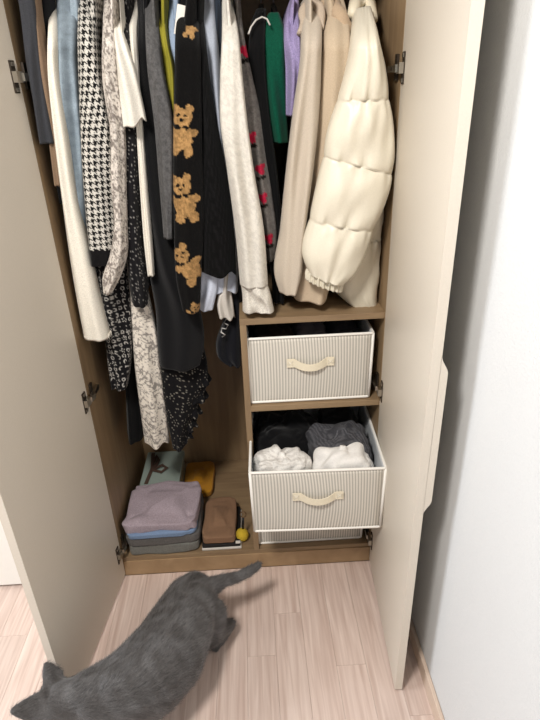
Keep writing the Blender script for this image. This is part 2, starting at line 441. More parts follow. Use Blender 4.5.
def make_cherry(yf):
    spots = [at(p, 1, yf) for p in ((251, 137), (260, 168), (262, 196), (268, 236), (245, 52))]
    def f(X, Z, t, Y, U):
        o = np.array(lin('#6b6764'))[None]*(.75+.5*vn(X, Z, .005, 6))[:, None]
        for p in spots:
            x, z = X-p[0], Z-p[2]
            red = discs([(-.005, .003, .008, .008), (.006, .008, .007, .007), (.003, -.005, .008, .007)], x, z)
            blk = discs([(.006, -.018, .008, .005), (-.006, -.021, .006, .005)], x, z)
            o = np.where(red[:, None], np.array(lin('#b3203f')), np.where(blk[:, None], np.array(lin('#17130f')), o))
        return o
    return f

HANG = []       # x of each hanger
def garment(name, label, cat, rows, y, b, col=None, cfn=None, mt=None, body=None, seed=0, part='sleeve', bpart='body', sh=True, bx=.8, **kw):
    t = thing(name, label, cat, 'clothes hanging on the wardrobe rail')
    o = strip(part, t, rows, y, b, col, mt, seed, sh=sh, cfn=cfn, **kw)
    if body is not None:        # body behind the sleeve: traced rows (or the same rows cut at pixel row body)
        br = body if isinstance(body, list) else [r for r in rows if r[0] < body-8 and len(r) == 3]
        if not isinstance(body, list):
            k = [r for r in rows]; import_v = np.interp(body, [r[0] for r in k], [r[1] for r in k]), np.interp(body, [r[0] for r in k], [r[2] for r in k])
            br = br+[(body, import_v[0], import_v[1])]
        yb0 = y+b*.6; bd = max(.04, (.45-yb0)/2)
        ds = kw.get('ds', .004)
        strip(bpart, t, br, y, bd, col, mt, seed+50, folds=3, famp=.03, sh=False, ds=max(ds, .005), yback=yb0+bd, xs=bx, cfn=cfn, pw=.6)
    if sh:
        r0 = rows[0]; HANG.append(at(((r0[1]+r0[2])/2, 2), 1, RY)[0] if len(r0) == 3 else at(((r0[0]+r0[2])/2, 2), 1, RY)[0])
    return t

garment('trousers', 'charcoal trousers folded over a hanger against the left side panel', 'trousers',
        [(-25, 14, 33), (0, 20, 37), (70, 30, 43), (143, 42, 56)], .035, .03, '#36373b', part='leg', bpart='leg', body=140, seed=1, sh=False, bx=.6)
garment('camisole', 'narrow tan garment hanging behind the charcoal trousers', 'garment',
        [(-20, 30, 38), (20, 36, 42), (70, 41, 50), (143, 51, 61), (185, 56, 64)], .045, .022, '#7b6653', seed=2, part='body', sh=False)
garment('blouse', 'plain black garment squeezed between charcoal trousers and white jeans', 'garment',
        [(-20, 33, 50), (0, 37, 53), (60, 43, 57), (150, 55, 66), (200, 62, 70)], .13, .05, '#1a1a1c', seed=3, part='body', sh=False)
garment('white_jeans', 'cream white jeans leg with frayed raw hem hanging lowest at the left', 'trousers',
        [(-25, 50, 58), (0, 51.5, 59), (70, 50.5, 60), (132, 56, 68), (200, 64, 78), (250, 70, 90), (300, 78, 101), (336, 85, 110)], .05, .035,
        '#dbd5c8', part='leg', seed=4, famp=.12)
garment('blue_jeans', 'pale washed blue denim jeans beside the white jeans', 'trousers',
        [(-25, 56, 75), (0, 59, 78), (70, 60, 80), (130, 64, 84), (190, 71, 88), (250, 80, 92)], .10, .05, part='leg', bpart='leg', body=240, seed=5,
        cfn=lambda X, Z, t, Y, U: np.array(lin('#8b98a2'))[None]*(.62+.65*vn(X, Z, .03, 4)*vn(U, Z*.3, .02, 9)+.25*vn(X, Z, .006, 2))[:, None])
garment('houndstooth_sweater', 'black and white houndstooth knit with plain black hem band', 'sweater',
        [(-20, 76, 90), (0, 79, 95), (40, 79, 99), (80, 80, 104), (130, 82, 113), (190, 86, 115), (245, 91, 119), (262, 93, 120)], .065, .045,
        cfn=P_hound, mt=M_knit, body=258, seed=6, ds=.0017, famp=.18)
garment('lace_cardigan', 'speckled grey and ivory lace knit with long drooping sleeve', 'cardigan',
        [(-20, 105, 114), (0, 104.5, 115), (26, 103.5, 116), (79, 103, 119), (132, 111, 125), (185, 112, 126), (225, 115, 127), (255, 110, 127), (278, 103, 120), (291, 104, 113)],
        .035, .028, cfn=P_speck('#7f7771', '#cfc7be', .0035, .012), mt=M_knit, body=200, seed=7, ds=.003, bx=.7)
garment('short_sleeve_tee', 'white cotton tee with short flared sleeve beside the speckled lace knit', 't-shirt',
        [(114, -20, 117, -20), (114, 0, 119, 0), (115, 35, 125, 35), (117, 72, 135, 68), (120, 104, 141, 95), (123.5, 131, 146, 119)], .045, .026, '#dcd7cc', body=[(-10, 116, 119), (60, 118, 126), (150, 127, 132), (220, 132, 136)], bx=.6, seed=8, hem=.006)
garment('dotted_blouse', 'black blouse sprinkled with tiny pale dots, round hem over the floral dress', 'blouse',
        [(-20, 117, 126), (0, 118, 129), (60, 120, 134), (125, 125, 139), (200, 125, 141), (250, 127, 144), (285, 130, 148), (303, 133, 148)], .085, .035,
        cfn=P_dots('#171618', '#8d8a86', .009, .2, .5), body=295, seed=9, ds=.003)
garment('thin_cream_top', 'thin cream long sleeve showing only a narrow white cuff above the dark skirt', 'top',
        [(-20, 128, 142), (0, 128, 142), (20, 129, 138), (70, 133, 139), (130, 137, 143), (190, 140.5, 148), (250, 145, 153), (275, 148, 154.5)], .07, .018, '#dcd6ca', seed=10, ds=.003)
garment('scribble_print_dress', 'black dress printed with white stars, moons and rings under the houndstooth hem', 'dress',
        [(120, 92, 112), (200, 92, 118), (255, 95, 126), (290, 99, 131), (330, 106, 133), (365, 110, 131), (384, 113, 128)], .12, .05,
        cfn=P_scribble('#131214', '#a8a49e', .019), seed=11, sh=False, part='skirt', ds=.0025)
garment('black_dress', 'plain black dress hem low behind the star print dress', 'dress',
        [(150, 100, 122), (300, 117, 138), (375, 126, 143), (428, 128, 147)], .24, .08, '#0b0b0c', seed=12, sh=False, part='skirt')
garment('floral_dress', 'long ivory dress with grey vine print, lowest hem of all', 'dress',
        [(150, 118, 134), (240, 125, 141), (300, 131, 150), (330, 133, 157), (370, 136, 161), (410, 141, 166), (440, 145, 169)], .13, .035,
        cfn=P_vine('#d8d0c4', '#8b857f', .011), seed=13, sh=False, part='skirt', ds=.003, hem=.006)
garment('charcoal_coat', 'long dark charcoal wool coat with grey knit sleeve in front of it', 'coat',
        [(-20, 136, 147), (0, 138, 148), (70, 139, 151), (130, 140, 160), (200, 141, 168), (260, 147, 180), (310, 156, 200), (345, 158, 204), (364, 160, 200)], .12, .04,
        '#121214', mt=M_fleece, body=300, seed=14)
garment('grey_sweater', 'mid grey wool sweater with sleeve ending above the charcoal coat hem', 'sweater',
        [(-20, 144, 155), (0, 145, 157), (70, 148, 164), (120, 154, 174), (180, 159, 175), (237, 164, 174)], .06, .03,
        cfn=P_speck('#4b4a4a', '#585757', .004, .01), mt=M_knit, body=180, bx=.6, seed=15)
garment('lime_top', 'lime yellow garment sliver beside the grey sweater', 'top',
        [(-20, 157, 165), (0, 157, 166), (25, 158, 167), (40, 160, 169), (70, 164, 176), (115, 167, 178), (160, 170, 180)], .10, .03, '#8f8830', seed=16, body=150)
garment('blue_shirt', 'pale blue shirt shoulder between lime top and teddy bear knit', 'shirt',
        [(-20, 168, 183), (0, 168, 182), (25, 169, 181), (55, 171, 182), (120, 174, 186), (230, 182, 194)], .13, .03, '#93a3b8', seed=17, body=220)
garment('teddy_bear_sweater', 'black knit with tan teddy bears down the sleeve', 'sweater',
        [(-20, 182, 198), (0, 180, 198), (30, 176, 200), (70, 175, 201), (150, 173.5, 202), (220, 174, 204), (260, 175, 202), (282, 177, 201), (309, 183, 200)], .035, .035,
        cfn=make_bear(.035), mt=M_knit, body=300, seed=18, ds=.0028, famp=.1)
garment('black_sweater', 'plain black ribbed knit beside the teddy bear sleeve', 'sweater',
        [(-20, 192, 202), (0, 193, 203), (60, 195, 208), (110, 197, 215), (170, 197, 226), (230, 199, 234), (272, 202, 236)], .07, .035,
        cfn=lambda X, Z, t, Y, U: np.where((np.sin(U/.011*6.28) > .55)[:, None], np.array(lin('#131213')), np.array(lin('#090909'))), mt=M_knit, body=265, seed=19, hem=.008)
sh_ = garment('grey_blue_shirt', 'light grey blue shirt with hem showing below the black ribbed knit', 'shirt',
        [(-20, 199, 214), (0, 199, 215), (40, 200, 218), (80, 203, 221), (130, 208, 224), (200, 208, 230)], .105, .03, '#a3a9b4', seed=20)
strip('body', sh_, [(180, 196, 228), (240, 198, 236), (270, 201, 238), (288, 203, 238)], .13, .05, '#bfc5d2', seed=61, sh=False, hem=.004)
strip('cuff', sh_, [(255, 199, 217), (285, 200, 218), (309, 200, 213)], .085, .018, '#c6ccda', seed=62, sh=False)
garment('white_undershirt', 'crumpled white cuff peeping from below the grey blue shirt hem', 'shirt',
        [(200, 216, 230), (270, 222, 231), (288, 220, 231), (302, 217, 233), (317, 219, 235)], .115, .025, '#cfc9c0', seed=21, sh=False, famp=.35, hem=.006, ds=.003)
nv = garment('navy_sweatshirt', 'dark navy sweatshirt with a white script print, hem rounded against the divider', 'sweatshirt',
        [(180, 226, 242), (285, 229, 244), (320, 223, 241.5), (345, 216, 241), (356, 219, 241), (363, 229, 241)], .16, .035, '#14151b', mt=M_fleece, seed=22, sh=False)
garment('pale_sweatshirt', 'oatmeal white sweatshirt with long sleeve and ribbed cuff', 'sweatshirt',
        [(-20, 223, 231), (0, 222, 233), (30, 222, 238), (80, 220, 243), (118, 220, 247), (170, 227, 254), (230, 235, 264), (284, 240, 268)], .02, .035,
        cfn=P_speck('#c8c3ba', '#d5d0c6', .004, .012), mt=M_fleece, body=240, bx=.5, seed=23, famp=.3)
ps = [o for o in COL.objects if o.name == 'pale_sweatshirt'][0]
strip('cuff', ps, [(283, 240.5, 267), (292, 242, 270), (309.5, 242.5, 274)], .02, .036, '#cfcac0', M_knit, 24, folds=4, famp=.18, sh=False, ds=.0025)
garment('navy_cardigan', 'dark slate garment between grey blue shirt and oatmeal sweatshirt', 'cardigan',
        [(-20, 214, 222), (0, 214, 223), (70, 214, 224), (150, 220, 232)], .15, .04, '#2d3540', seed=25, body=145)
garment('cherry_sweater', 'grey melange knit with red cherries down the sleeve', 'sweater',
        [(-20, 233, 240), (5, 233, 241), (40, 235, 245), (70, 238, 251), (110, 242, 260), (150, 247, 266), (200, 254, 273), (235, 261, 277), (258, 266, 275)], .095, .03,
        cfn=make_cherry(.095), mt=M_knit, body=200, bx=.6, seed=26, ds=.003)
bt = garment('black_crew_top', 'black crew neck top with white neck trim next to green garment', 'top',
        [(10, 256, 266), (20, 252, 266), (40, 249, 265), (110, 255, 269), (170, 262, 277), (250, 270, 284), (300, 273, 284)], .12, .035, '#0b0b0c', body=290, seed=27)
tube('neck_trim', [at(p, 1, yy) for p, yy in (((248.5, 34), .088), ((251, 27), .098), ((256, 20), .11), ((262, 17), .118), ((267, 19), .118), ((270, 25), .11))], .0021, plain('trim_white', '#bdb9b3', .8), bt)
garment('green_sweater', 'emerald green knit between black crew top and lilac garment', 'sweater',
        [(14, 268, 279), (24, 263, 283), (70, 261, 286), (115, 264, 287), (142, 268, 288)], .14, .035, '#0a4634', mt=M_knit, body=138, seed=28)
garment('lilac_top', 'lilac purple top hanging between green knit and beige coats', 'top',
        [(-5, 292, 298), (5, 288, 299), (25, 284, 300), (70, 285.5, 301), (116, 286, 296)], .11, .03, '#9488ae', mt=M_knit, body=112, bx=.6, seed=29, famp=.5)
c1 = garment('beige_hoodie', 'greige fleece hoodie with full sleeve beside the lilac top', 'hoodie',
        [(-8, 305, 318), (14, 302, 321), (60, 300, 321), (110, 293, 319), (170, 286, 313), (230, 280, 305), (278, 275, 300), (291, 279, 296)], .04, .04, '#bfb3a3', mt=M_fleece, body=290, bx=.5, seed=30)
c2 = garment('sand_coat', 'sand fleece coat between the greige hoodie and the puffer jacket', 'coat',
        [(-8, 325, 340), (14, 324, 346), (60, 320, 350), (118, 316, 348), (170, 309, 342), (230, 301, 338), (285, 294, 329), (297, 294, 326)], .075, .05, '#c0ae96', mt=M_fleece, body=290, seed=31)
def hood(parent, px_list, y, r, col, seed):
    ph = np.random.RandomState(seed).rand(4)*6
    P = [at(p, 1, y+dy) for p, dy in px_list]; n = 26; K = len(P)
    path = [];
    for i in range(n):
        s = i/(n-1)*(K-1); k = min(int(s), K-2); u = s-k; u = u*u*(3-2*u)*.5+u*.5; path.append(P[k]*(1-u)+P[k+1]*u)
    rs = [r*(.7+.35*math.sin(i*.55+ph[0])*.5+.3*math.sin(math.pi*i/(n-1))) for i in range(n)]
    v, f = tubemesh(path, rs, 20)
    v = np.array(v); v += (vn(v[:, 0]+v[:, 1], v[:, 2], .03, seed)[:, None]-.5)*.012
    return pyd('hood', v, f, M_fleece, parent, True, np.tile(np.array(lin(col)), (len(v), 1)))
hood(c1, [((301, 34), -.02), ((303, 14), .02), ((311, 4), .04), ((319, 9), .02), ((322, 28), -.01)], .095, .014, '#b8a896', 3)
hood(c2, [((323, 6), .05), ((330, 2), .05), ((338, 12), .01), ((346, 34), 0), ((351, 62), -.01)], .10, .017, '#b9a288', 4)

# puffer jacket: quilted sleeve in front, quilted body behind
pj = thing('puffer_jacket', 'cream quilted puffer jacket with elastic cuff by the right side panel', 'jacket', 'clothes hanging on the wardrobe rail')
SL = [(353, 10, 370, 8), (352, 26, 374, 22), (350, 48, 379, 44), (345, 72, 385, 70), (337, 98, 389, 96), (328, 128, 393, 130), (322, 157, 393, 174),
      (316, 186, 385, 202), (308, 219, 374, 229), (302, 243, 366, 250), (304, 262, 352, 276), (308, 272, 343, 283)]
def puff(name, rows, y, b, quilts, depth, seed, col='#ded7c5', ds=.0035, sh=True, yback=None, hemw=0):
    rs = smooth_rows(rows, 230); n = len(rs); rg = np.random.RandomState(seed)
    vm = (rs[:, 1]+rs[:, 3])/2
    q = np.array(quilts, float)
    V = np.zeros((n, 96, 3)); th = np.linspace(0, 2*math.pi, 96, endpoint=False)
    cx = np.sign(np.cos(th))*np.abs(np.cos(th))**.85; sy = np.sign(np.sin(th))*np.abs(np.sin(th))**.8
    for i in range(n):
        xl, vl, xr, vr = rs[i]; v = vm[i]
        k = np.clip((50-v)/70, 0, 1) if sh else 0; yc = y+(RY-.04-y)*k*k*(3-2*k)
        A, B = at((xl, vl), 1, yc), at((xr, vr), 1, yc); C = (A+B)/2; H = (B-A)/2
        j = np.searchsorted(q, v); lo = q[j-1] if j > 0 else q[0]-60; hi = q[j] if j < len(q) else q[-1]+60
        u = np.clip((v-lo)/(hi-lo), 0, 1); bul = (np.sin(math.pi*u)+1e-6)**.45
        near = math.exp(-min(abs(v-lo), abs(v-hi))/9.0)
        wr_ = (vn(cx*.30+seed, np.full(96, u*.12), .045, seed)-.5)*.9*near+(vn(cx*.2, np.full(96, v*.002)+cx*.05, .06, seed+2)-.5)*.7*(1-near)
        s = 1+depth*(bul-1)
        V[i, :, 0] = C[0]+H[0]*cx*(1+.35*depth*(bul-1)); V[i, :, 2] = C[2]+H[2]*cx
        V[i, :, 1] = (yc if yback is None else yback)+b*sy*s+wr_*.026*np.abs(sy)
        if hemw: V[i, :, 2] += hemw*max(0, (i/n-.8)/.2)*np.sin(cx*5+1)
    return finish(name, pj, V, col, M_silk)
puff('sleeve', SL, .0, .052, [8, 100, 165, 224, 283], .2, 3)
plain('cuff_nylon', '#e0d6bf', .5, noise=.02)
cfa = smooth_rows([(308, 268, 344, 280), (306, 272, 342.5, 285), (306, 279, 341, 291)], 14); th = np.linspace(0, 2*math.pi, 264, endpoint=False); V = np.zeros((14, 264, 3))
for i, (xl, vl, xr, vr) in enumerate(cfa):      # elastic cuff with gathers
    A, B = at((xl, vl), 1, -.004), at((xr, vr), 1, -.004); C = (A+B)/2; H = (B-A)/2; k = 1+.05*np.cos(th*22)
    V[i] = C+H[None]*(np.cos(th)*k)[:, None]; V[i, :, 1] += .036*np.sin(th)*(1+.13*np.cos(th*22))
finish('cuff', pj, V, '#d8d1be', M_silk)
puff('body', [(30, 366, 379), (60, 362, 386), (110, 352, 394), (150, 348, 397), (200, 345, 397), (245, 342, 395), (285, 331, 391), (303, 338, 389), (312, 350, 387)], .03, .15,
     [70, 135, 190, 244, 318], .10, 6, '#d9d2bf', yback=.19, hemw=.006, sh=False)
tube('collar', [at(p, 1, yy) for p, yy in (((352, 16), .13), ((355, 4), .17), ((362, 1), .2), ((370, 6), .19), ((373, 20), .15))], [.012, .016, .018, .016, .012], bpy.data.materials['cuff_nylon'], pj, 12)
HANG.append(at((365, 2), 1, RY)[0]); HANG.append(at((312, 2), 1, RY)[0]-.01)

# ruffled dark skirt behind the floral dress
rk = thing('ruffled_skirt', 'black dotted skirt with ruffled tiers, right of the floral dress', 'skirt', 'clothes hanging on the wardrobe rail')
strip('skirt', rk, [(200, 150, 178), (300, 158, 198), (345, 159, 204), (384, 161, 207), (400, 164, 200), (415, 167, 194), (428, 170, 190), (441, 173, 188)], .17, .05,
      None, None, 32, sh=False, ds=.003, cfn=P_dots('#141315', '#8f8a80', .010, .17, .55), wig=.02)
dk = P_dots('#151416', '#8f8a80', .010, .17, .5)
for k, (v, xr) in enumerate(((378, 206), (394, 203), (409, 197), (422, 193), (433, 189))):
    c = at((xr-7, v), 1, .16); n, m_ = 14, 60; V = np.zeros((n, m_, 3)); th = np.linspace(0, 2*math.pi, m_, endpoint=False)
    for i in range(n):
        t = i/(n-1); r = .018+.016*t
        V[i, :, 0] = c[0]+r*np.cos(th)*(1+.16*t*np.sin(7*th+k)); V[i, :, 1] = c[1]+.02+r*1.3*np.sin(th)*(1+.16*t*np.sin(7*th+k)); V[i, :, 2] = c[2]+.03-.055*t+.004*t*np.sin(7*th)
    finish('ruffle', rk, V, None, M_cloth, dk)

# frayed hem of the white jeans
wj = [o for o in COL.objects if o.name == 'white_jeans'][0]
e0, e1 = at((85, 336), 1, .03), at((110, 336), 1, .03); rg = random.Random(4)
vv, ff = [], []
for k in range(70):
    s = rg.random(); p = e0*(1-s)+e1*s+np.array([0, rg.uniform(-.012, .04), .004]); L_ = rg.uniform(.006, .015); a = np.array([rg.uniform(-.004, .004), rg.uniform(-.004, .004), -L_])
    i = len(vv); vv += [p+np.array([-.0009, 0, 0]), p+np.array([.0009, 0, 0]), p+a+np.array([0, .0008, 0]), p+np.array([0, .0012, 0])]; ff += [(i, i+1, i+2), (i+1, i+3, i+2), (i+3, i, i+2)]
fy = pyd('frayed_hem', vv, ff, plain('raw_cotton', '#e4ddcf', .9), wj, False); fy['kind'] = 'stuff'

# script print on the navy sweatshirt (flat print a hair in front of the cloth)
M_print = plain('white_print', '#c9c6c2', .8, noise=.02)
scr = [(231, 313), (228, 316), (230, 319), (226, 319), (224, 323), (228, 325), (226, 329), (222, 328), (221, 332), (225, 335), (222, 337)]
tube('script_print', [at(p, 1, .112) for p in scr], .0022, M_print, nv, 5)

# care tag on the pale blue shirt
tg = at((180, 20), 1, .10)
ct = [o for o in COL.objects if o.name == 'teddy_bear_sweater'][0]
bm = bmesh.new(); abox(bm, (-.010, -.001, -.03), (.010, .001, .03), .0005)
tgo = frm(bm, 'care_tag', plain('tag_white', '#e2ddd3', .7), ct); tgo.location = at((180, 20), 1, .09); tgo.rotation_euler = (0, .25, 0)

# hangers
def hanger_proto():
    h = empty('clothes_hanger')
    pts = [(0, .0, -.055), (0, 0, -.03), (0, 0, -.006)]
    hk = [(0, .014*math.sin(a), .0+.0-.0+.014*math.cos(a)-.0145+.0145) for a in np.linspace(-2.2, 2.0, 14)]
    tube('hook', [(0, 0, -.075), (0, 0, -.03)]+[(0, p[1], p[2]) for p in hk[::-1]], .0022, M_chrome, h, 6)
    for s in (-1, 1):
        tube('arm', [(0, 0, -.07), (0, s*.03, -.078), (0, s*.07, -.095), (0, s*.10, -.112)], [.007, .006, .005, .005], M_black, h, 8)
    return h
hp = hanger_proto(); kids = list(hp.children); first = True
HX = sorted(HANG)
for i, x in enumerate(HX):
    if first: h = hp; first = False
    else:
        h = hp.copy(); COL.objects.link(h)
        for k in kids:
            c = k.copy(); COL.objects.link(c); c.parent = h
    h.location = (min(max(x, .02), W-.03), RY, RZ+.0); tag(h, 'slim black clothes hanger hooked over the wardrobe rail', 'hanger', 'hangers on the wardrobe rail')

# ------------------------------------------------------------------ storage boxes
def stripes(name):
    mt, nt, N, L, B = nodes(name)
    tc = N.new('ShaderNodeTexCoord'); sp = N.new('ShaderNodeSeparateXYZ'); L.new(tc.outputs['Object'], sp.inputs[0])
    ad = N.new('ShaderNodeMath'); ad.operation = 'ADD'; L.new(sp.outputs[0], ad.inputs[0]); L.new(sp.outputs[1], ad.inputs[1])
    ml = N.new('ShaderNodeMath'); ml.operation = 'MULTIPLY'; ml.inputs[1].default_value = 2*math.pi/.0086; L.new(ad.outputs[0], ml.inputs[0])
    si = N.new('ShaderNodeMath'); si.operation = 'SINE'; L.new(ml.outputs[0], si.inputs[0])
    rp = N.new('ShaderNodeValToRGB'); rp.color_ramp.elements[0].position = .35; rp.color_ramp.elements[1].position = .75
    rp.color_ramp.elements[0].color = lin('#d9d4ca')+(1,); rp.color_ramp.elements[1].color = lin('#b1aca3')+(1,)
    nz = N.new('ShaderNodeTexNoise'); nz.inputs['Scale'].default_value = 500; L.new(tc.outputs['Object'], nz.inputs[0])
    m1 = N.new('ShaderNodeMath'); m1.operation = 'MULTIPLY_ADD'; m1.inputs[1].default_value = .5; m1.inputs[2].default_value = .5; L.new(si.outputs[0], m1.inputs[0])
    m2 = N.new('ShaderNodeMath'); m2.operation = 'MULTIPLY_ADD'; m2.inputs[1].default_value = .3; L.new(nz.outputs[0], m2.inputs[0]); L.new(m1.outputs[0], m2.inputs[2])
    m3 = N.new('ShaderNodeMath'); m3.operation = 'SUBTRACT'; m3.inputs[1].default_value = .15; L.new(m2.outputs[0], m3.inputs[0])
    L.new(m3.outputs[0], rp.inputs[0]); L.new(rp.outputs[0], B.inputs['Base Color']); B.inputs['Roughness'].default_value = .9
    bp = N.new('ShaderNodeBump'); bp.inputs['Strength'].default_value = .3; bp.inputs['Distance'].default_value = .001
    L.new(nz.outputs[0], bp.inputs['Height']); L.new(bp.outputs[0], B.inputs['Normal'])
    return mt
M_str = stripes('striped_canvas'); M_lin = plain('box_lining', '#c9cdd0', .9, noise=.03); M_pip = plain('white_piping', '#eeebe4', .75, noise=.02)
M_strap = plain('cream_webbing', '#e6dcc4', .85, noise=.06, nscale=300, bump=.3, bscale=700)
def storage_box(label, x, y, z, w, d, h, bulge=.006, rot=0.0):
    t = tag(empty('storage_box', (x, y, z)), label, 'storage box', 'striped storage boxes'); t.rotation_euler = (0, 0, rot)
    def panel(name, A, B, C, D, nrm, mt, th, bl, parent):
        n = 14; V = []; Fc = []
        A, B, C, D, nrm = [np.array(q, float) for q in (A, B, C, D, nrm)]
        for s in (0, 1):
            for j in range(n+1):
                for i in range(n+1):
                    u, v = i/n, j/n; p = (A*(1-u)+B*u)*(1-v)+(D*(1-u)+C*u)*v
                    V.append(p+nrm*(bl*math.sin(math.pi*u)**.7*math.sin(math.pi*v)**.7+bl*.25*math.sin(u*9+v*5)*math.sin(math.pi*u)*math.sin(math.pi*v) - th*s))
        N1 = n+1; q = lambda s, i, j: s*N1*N1+j*N1+i
        for j in range(n):
            for i in range(n):
                Fc.append((q(0, i, j), q(0, i+1, j), q(0, i+1, j+1), q(0, i, j+1))); Fc.append((q(1, i, j), q(1, i, j+1), q(1, i+1, j+1), q(1, i+1, j)))
        for i in range(n):
            Fc += [(q(0, i, 0), q(1, i, 0), q(1, i+1, 0), q(0, i+1, 0)), (q(0, i, n), q(0, i+1, n), q(1, i+1, n), q(1, i, n)),
                   (q(0, 0, i), q(0, 0, i+1), q(1, 0, i+1), q(1, 0, i)), (q(0, n, i), q(1, n, i), q(1, n, i+1), q(0, n, i+1))]
        return pyd(name, V, Fc, mt, parent, True)
    b, k = w/2-.004, w/2      # slightly flared
    P = lambda sx, sy, top: (sx*(k if top else b), (0 if sy < 0 else d), h if top else 0)
    a0, b0, c0, d0 = P(-1, -1, 0), P(1, -1, 0), P(1, -1, 1), P(-1, -1, 1); e0, f0, g0_, h0 = P(-1, 1, 0), P(1, 1, 0), P(1, 1, 1), P(-1, 1, 1)
    off = lambda q, n, s: tuple(np.array(q)+np.array(n)*s)
    for nm, q, n in (('front_panel', (a0, b0, c0, d0), (0, -1, 0)), ('side_panel', (b0, f0, g0_, c0), (1, 0, 0)), ('side_panel', (e0, a0, d0, h0), (-1, 0, 0)), ('back_panel', (f0, e0, h0, g0_), (0, 1, 0))):
        p = panel(nm, *q, n, M_str, .002, bulge if nm == 'front_panel' else bulge*.3, t)
        panel('lining', *[off(z_, n, -.0022) for z_ in q], n, M_lin, .0015, bulge*.3, p)
    box('base', (-b+.003, .003, .001), (b-.003, d-.003, .004), M_lin, t, 0)
    def pip(pts, closed): tube('piping', pts, .0042, M_pip, t, 8, closed)
    def rr(z, kk):
        o = []
        for cx, cy, a in ((kk-.006, .006, -90), (kk-.006, d-.006, 0), (-kk+.006, d-.006, 90), (-kk+.006, .006, 180)):
            for i in range(4):
                q = math.radians(a+i*30); o.append((cx+.006*math.cos(q), cy+.006*math.sin(q), z))
        return o
    pip(rr(h, k), True); pip(rr(.004, b), True)
    for s in (-1, 1): pip([(s*b, .001, .004), (s*(b+k)/2, 0, h/2), (s*k, .001, h)], False)
    # handle: sagging strap with two sewn ends
    hd = empty('handle'); hd.parent = t
    n = 26; V = []; Fc = []; hz = h*.63; hw = w*.19
    for i in range(n+1):
        u = i/n*2-1; e = abs(u); fl = max(0, 1-(e/.66)**2) if e < .66 else 0
        yy = -bulge-.004-.013*fl**.8; zz = hz-.012*fl
        for s in (0, 1):
            for r in (-.5, .5): V.append((u*hw, yy-.002*s, zz+.027*r*(1-.2*fl)))
    for i in range(n):
        a = i*4; b_ = a+4
        Fc += [(a, a+1, b_+1, b_), (a+2, b_+2, b_+3, a+3), (a, b_, b_+2, a+2), (a+1, a+3, b_+3, b_+1)]
    Fc += [(0, 2, 3, 1), (n*4, n*4+1, n*4+3, n*4+2)]
    pyd('strap', V, Fc, M_strap, hd, False)
    for s in (-1, 1):
        c = s*hw*.85; yy = -bulge-.0068
        o = tube('stitching', [(c-.007, yy, hz-.007), (c+.007, yy, hz+.007), (c+.007, yy, hz-.007), (c-.007, yy, hz+.007)], .0007, M_pip, hd, 4, True)
    return t
storage_box('striped canvas box holding dark clothes on the upper shelf', (.468+.831)/2, .02, .6595, .362, .44, .212, .004)
storage_box('overfull striped canvas box pulled out over another box, white clothes on top', .651, -.155, .310, .386, .44, .222, .007, -.032)
storage_box('striped canvas box at the bottom, mostly hidden under the pulled out box', .650, .03, .0805, .366, .44, .215, .003)

def lump(name, label, cat, c, size, col, seed, mt=None, amp=.25, sc=.05, rot=0, pw=.6, cfn=None, group=None, fold=None, parent=None, wrk=None):
    """soft heap or folded cloth: rounded block with creases; c = centre of its underside"""
    nu, nv = 96, 48
    V = np.zeros((nv, nu, 3)); th = np.linspace(0, 2*math.pi, nu, endpoint=False)
    for j in range(nv):
        a = -math.pi/2+math.pi*(j+.5)/nv; ca, sa = math.cos(a)**pw, math.copysign(abs(math.sin(a))**pw, a)
        V[j, :, 0] = np.sign(np.cos(th))*np.abs(np.cos(th))**pw*ca; V[j, :, 1] = np.sign(np.sin(th))*np.abs(np.sin(th))**pw*ca; V[j, :, 2] = sa
    sx, sy, sz = [q/2 for q in size]
    P = V.reshape(-1, 3)*np.array([sx, sy, sz])
    n1 = vn(P[:, 0]+P[:, 2]*.6, P[:, 1]-P[:, 2]*.5, sc, seed)+.5*vn(P[:, 0]-P[:, 2], P[:, 1], sc*.45, seed+3)-.75
    rid = np.abs(vn(P[:, 0]+.4*P[:, 1], P[:, 1]-.6*P[:, 0]+P[:, 2], sc*.8, seed+9)-.5)*2-.5
    k = (amp*min(size) if wrk is None else wrk)*(.8*n1+.5*rid)
    P = P+V.reshape(-1, 3)*k[:, None]
    if fold:        # horizontal fold grooves round the sides
        for z0 in fold:
            zz = (P[:, 2]/sz-z0)/.13; P[:, :2] *= (1-.035*np.exp(-zz**2))[:, None]
    P[:, 2] = np.maximum(P[:, 2], -sz*.98)
    ca, sa = math.cos(rot), math.sin(rot)
    P[:, 0], P[:, 1] = P[:, 0]*ca-P[:, 1]*sa, P[:, 0]*sa+P[:, 1]*ca
    W3 = P.reshape(nv, nu, 3)
    t = parent or tag(empty(name, (c[0], c[1], c[2]+sz*.98)), label, cat, group)
    o = finish('cloth', t, W3, col, mt or M_cloth, cfn)
    if not parent:   # one mesh is the whole thing
        o.parent = None; o.location = t.location; bpy.data.objects.remove(t); o.name = name; tag(o, label, cat, group)
    return o
# upper box
zb = .664
lump('folded_clothes', 'dark brown folded garment in the upper shelf box', 'garment', (.55, .17, zb), (.14, .26, .185), '#3a2e26', 1, M_cloth, .16)
lump('folded_clothes', 'dim grey patterned garment in the middle of the upper shelf box', 'garment', (.665, .18, zb), (.11, .27, .195), '#68646c', 2, M_cloth, .16)
lump('folded_clothes', 'slate grey folded garment at the right of the upper shelf box', 'garment', (.765, .18, zb), (.10, .27, .19), '#3d3e45', 3, M_cloth, .16)
